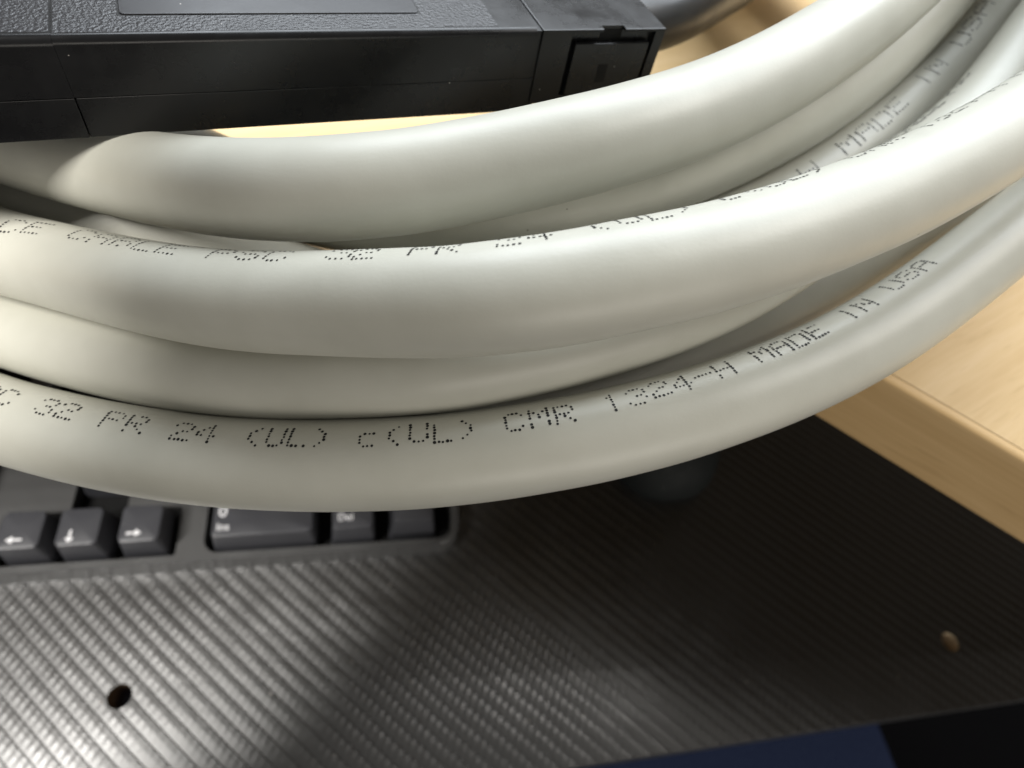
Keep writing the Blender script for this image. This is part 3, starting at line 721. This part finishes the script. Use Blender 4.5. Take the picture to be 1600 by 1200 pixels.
for k, path in paths.items():
    loc_path = [p - coil_off for p in path]
    me = finish(sweep(loc_path, CR, 56, k != 'J', 0.0012), 'cable_loop', True)
    lo = obj('cable_loop', me, M_JACKET, coil)
    if k in prints:
        q = prints[k]
        an = [(i_, place(path, x_, q['al'])) for i_, x_ in q['anchors']]
        al = [(place(path, x, q['al']), a) for x, a in q['al'] if x >= 0]
        bm = lettering(path, LINE, q.get('chars', (0, 99)), an, al, seed=ord(k), dot=0.22 if k == 'C' else 0.25)
        bmesh.ops.translate(bm, vec=-coil_off, verts=bm.verts)
        obj('printed_lettering', finish(bm, 'printed_lettering', True), M_INK, lo)

# ------------------------------------------------------------------ black connector housing
HK = 53.0 / 62.0                               # scale of the housing's own measures
HP = Vector((-47.34, 94.41, 104 - 53.0))              # upper front edge, at the left border
ANG = math.radians(13.15)
H_H = 18.0
hous = empty('connector_housing', (HP.x, HP.y, HP.z - H_H * HK))
hous.scale = (HK, HK, HK)
hous.rotation_euler = (0, 0, ANG)
tag(hous, 'long black plastic connector housing with a clip window, lying on the cable coil', 'connector')
DEP = 46.0
# local frame: x along the housing, y to the back, z up from its underside
def part(name, bm, material, ang=30, parent=hous):
    return flat_faces(obj(name, smooth_by_angle(finish(bm, name), ang), material, parent))
ZP = H_H - 10.3                                # parting line
# lower shell
bm = prism_bm([(6.7, 0.05), (93.4, 0.05), (93.4, DEP), (6.7, DEP)], 0, ZP - 0.06)
bmesh.ops.bevel(bm, geom=list(bm.edges), offset=0.25, segments=2, profile=0.5, affect='EDGES')
part('lower_shell', bm, M_SMOOTH)
# upper shell with a wide rounded upper edge
def shell(u0, u1, y0, y1, z0, z1, rtop, rest=0.15):
    bm = box_bm(u0, u1, y0, y1, z0, z1)
    top_e = [e for e in bm.edges if all(abs(v.co.z - z1) < 1e-4 for v in e.verts) and abs(e.verts[0].co.x - e.verts[1].co.x) > 1]
    bmesh.ops.bevel(bm, geom=top_e, offset=rtop, segments=5, profile=0.5, affect='EDGES')
    return bm
up = part('upper_shell', shell(6.7, 92.4, 0, DEP, ZP + 0.06, H_H, 1.3), M_SMOOTH)
# grained field on the top, split round the recessed panel
gz = H_H + 0.02
bm = bmesh.new()
def quad(x0, x1, y0, y1, z=gz):
    vs = [bm.verts.new(c) for c in ((x0, y0, z), (x1, y0, z), (x1, y1, z), (x0, y1, z))]; bm.faces.new(vs)
    lo = [bm.verts.new((v.co.x, v.co.y, z - 0.15)) for v in vs]
    for i in range(4): bm.faces.new((vs[i], lo[i], lo[(i + 1) % 4], vs[(i + 1) % 4]))
quad(7.0, 16.4, 1.5, DEP - 2); quad(16.4, 69.6, 1.5, 6.6); quad(69.6, 84.2, 1.8, DEP - 2); quad(16.4, 69.6, 34, DEP - 2)
me = finish(bm, 'grained_field'); obj('grained_field', me, M_GRAINED, up)
bm = prism_bm(rounded_rect(16.7, 69.3, 7.0, 33.6, 0.9, 4), H_H - 0.3, H_H + 0.22)
te = [e for e in bm.edges if all(v.co.z > H_H + 0.1 for v in e.verts)]
bmesh.ops.bevel(bm, geom=te, offset=0.18, segments=2, profile=0.5, affect='EDGES')
part('label_panel', bm, M_PANEL, 30, up)
# left end piece beyond the seam
bm = shell(-70, 6.67, -0.04, DEP + 0.05, ZP + 0.06, H_H + 0.02, 1.5)
le = part('end_piece', bm, M_SMOOTH)
bm = box_bm(-70, 6.62, -0.05, DEP + 0.05, 0, ZP - 0.06, 0.2)
part('end_piece_lower_shell', bm, M_SMOOTH)
bm = bmesh.new(); quad(-66, 6.4, 1.8, DEP - 2, H_H + 0.04)
obj('grained_field', finish(bm, 'grained_field'), M_GRAINED, le)
# groove, then the cable-clamp block at the right end
bm = box_bm(92.2, 94.6, 0.3, DEP - 1, 0.4, H_H - 0.3, 0.12)
part('groove_neck', bm, M_SMOOTH)
clamp_bm = box_bm(93.5, 123.6, -0.25, DEP + 0.5, 1.6, H_H + 0.05, 0.35, 2)
clamp = part('cable_clamp_block', clamp_bm, M_SMOOTH)
cuts = []
cuts.append(finish(box_bm(100.4, 121.0, -3, 1.1, 3.5, H_H - 0.55), 'cutter'))
cuts.append(finish(box_bm(107.8, 113.2, -3, 1.3, H_H - 3, H_H + 2), 'cutter'))
clamp.modifiers.clear()
cut(clamp, cuts)
smooth_by_angle(clamp.data, 30); flat_faces(clamp)
bm = box_bm(100.5, 120.9, 1.12, 1.3, 3.6, H_H - 0.7)
part('window_back', bm, M_VOID, 30, clamp)
bm = box_bm(101.7, 120.2, -0.4, 0.8, 3.6, H_H - 2.9, 0.3, 2)
latch = part('latch_plate', bm, M_SMOOTH, 30, clamp)
bm = prism_bm([(108.6, -0.45), (111.2, -0.45), (111.2, -0.1), (108.6, -0.1)], 6.2, 10.6)
bmesh.ops.bevel(bm, geom=list(bm.edges), offset=0.1, segments=1, affect='EDGES')
part('latch_mark', bm, M_VOID, 30, latch)
# black cord leaving the right end
cpts = [Vector(p) for p in [(93.2, 11.4, 9.2), (116.1, 16.8, 9.1), (142.0, 25.2, 8.1), (173.8, 47.8, 2.8), (209.6, 77.9, -6.6), (231.3, 108.9, -21.8), (234.2, 141.8, -32.3), (213.2, 175.5, -34.1), (172.6, 197.0, -34.1), (116.0, 201.8, -34.1), (64.4, 186.3, -34.1)]]
cp = catmull_closed(cpts, 8)[8:-16]
part('black_cord', sweep(cp, 7.6, 40, False), M_CORD, 60)
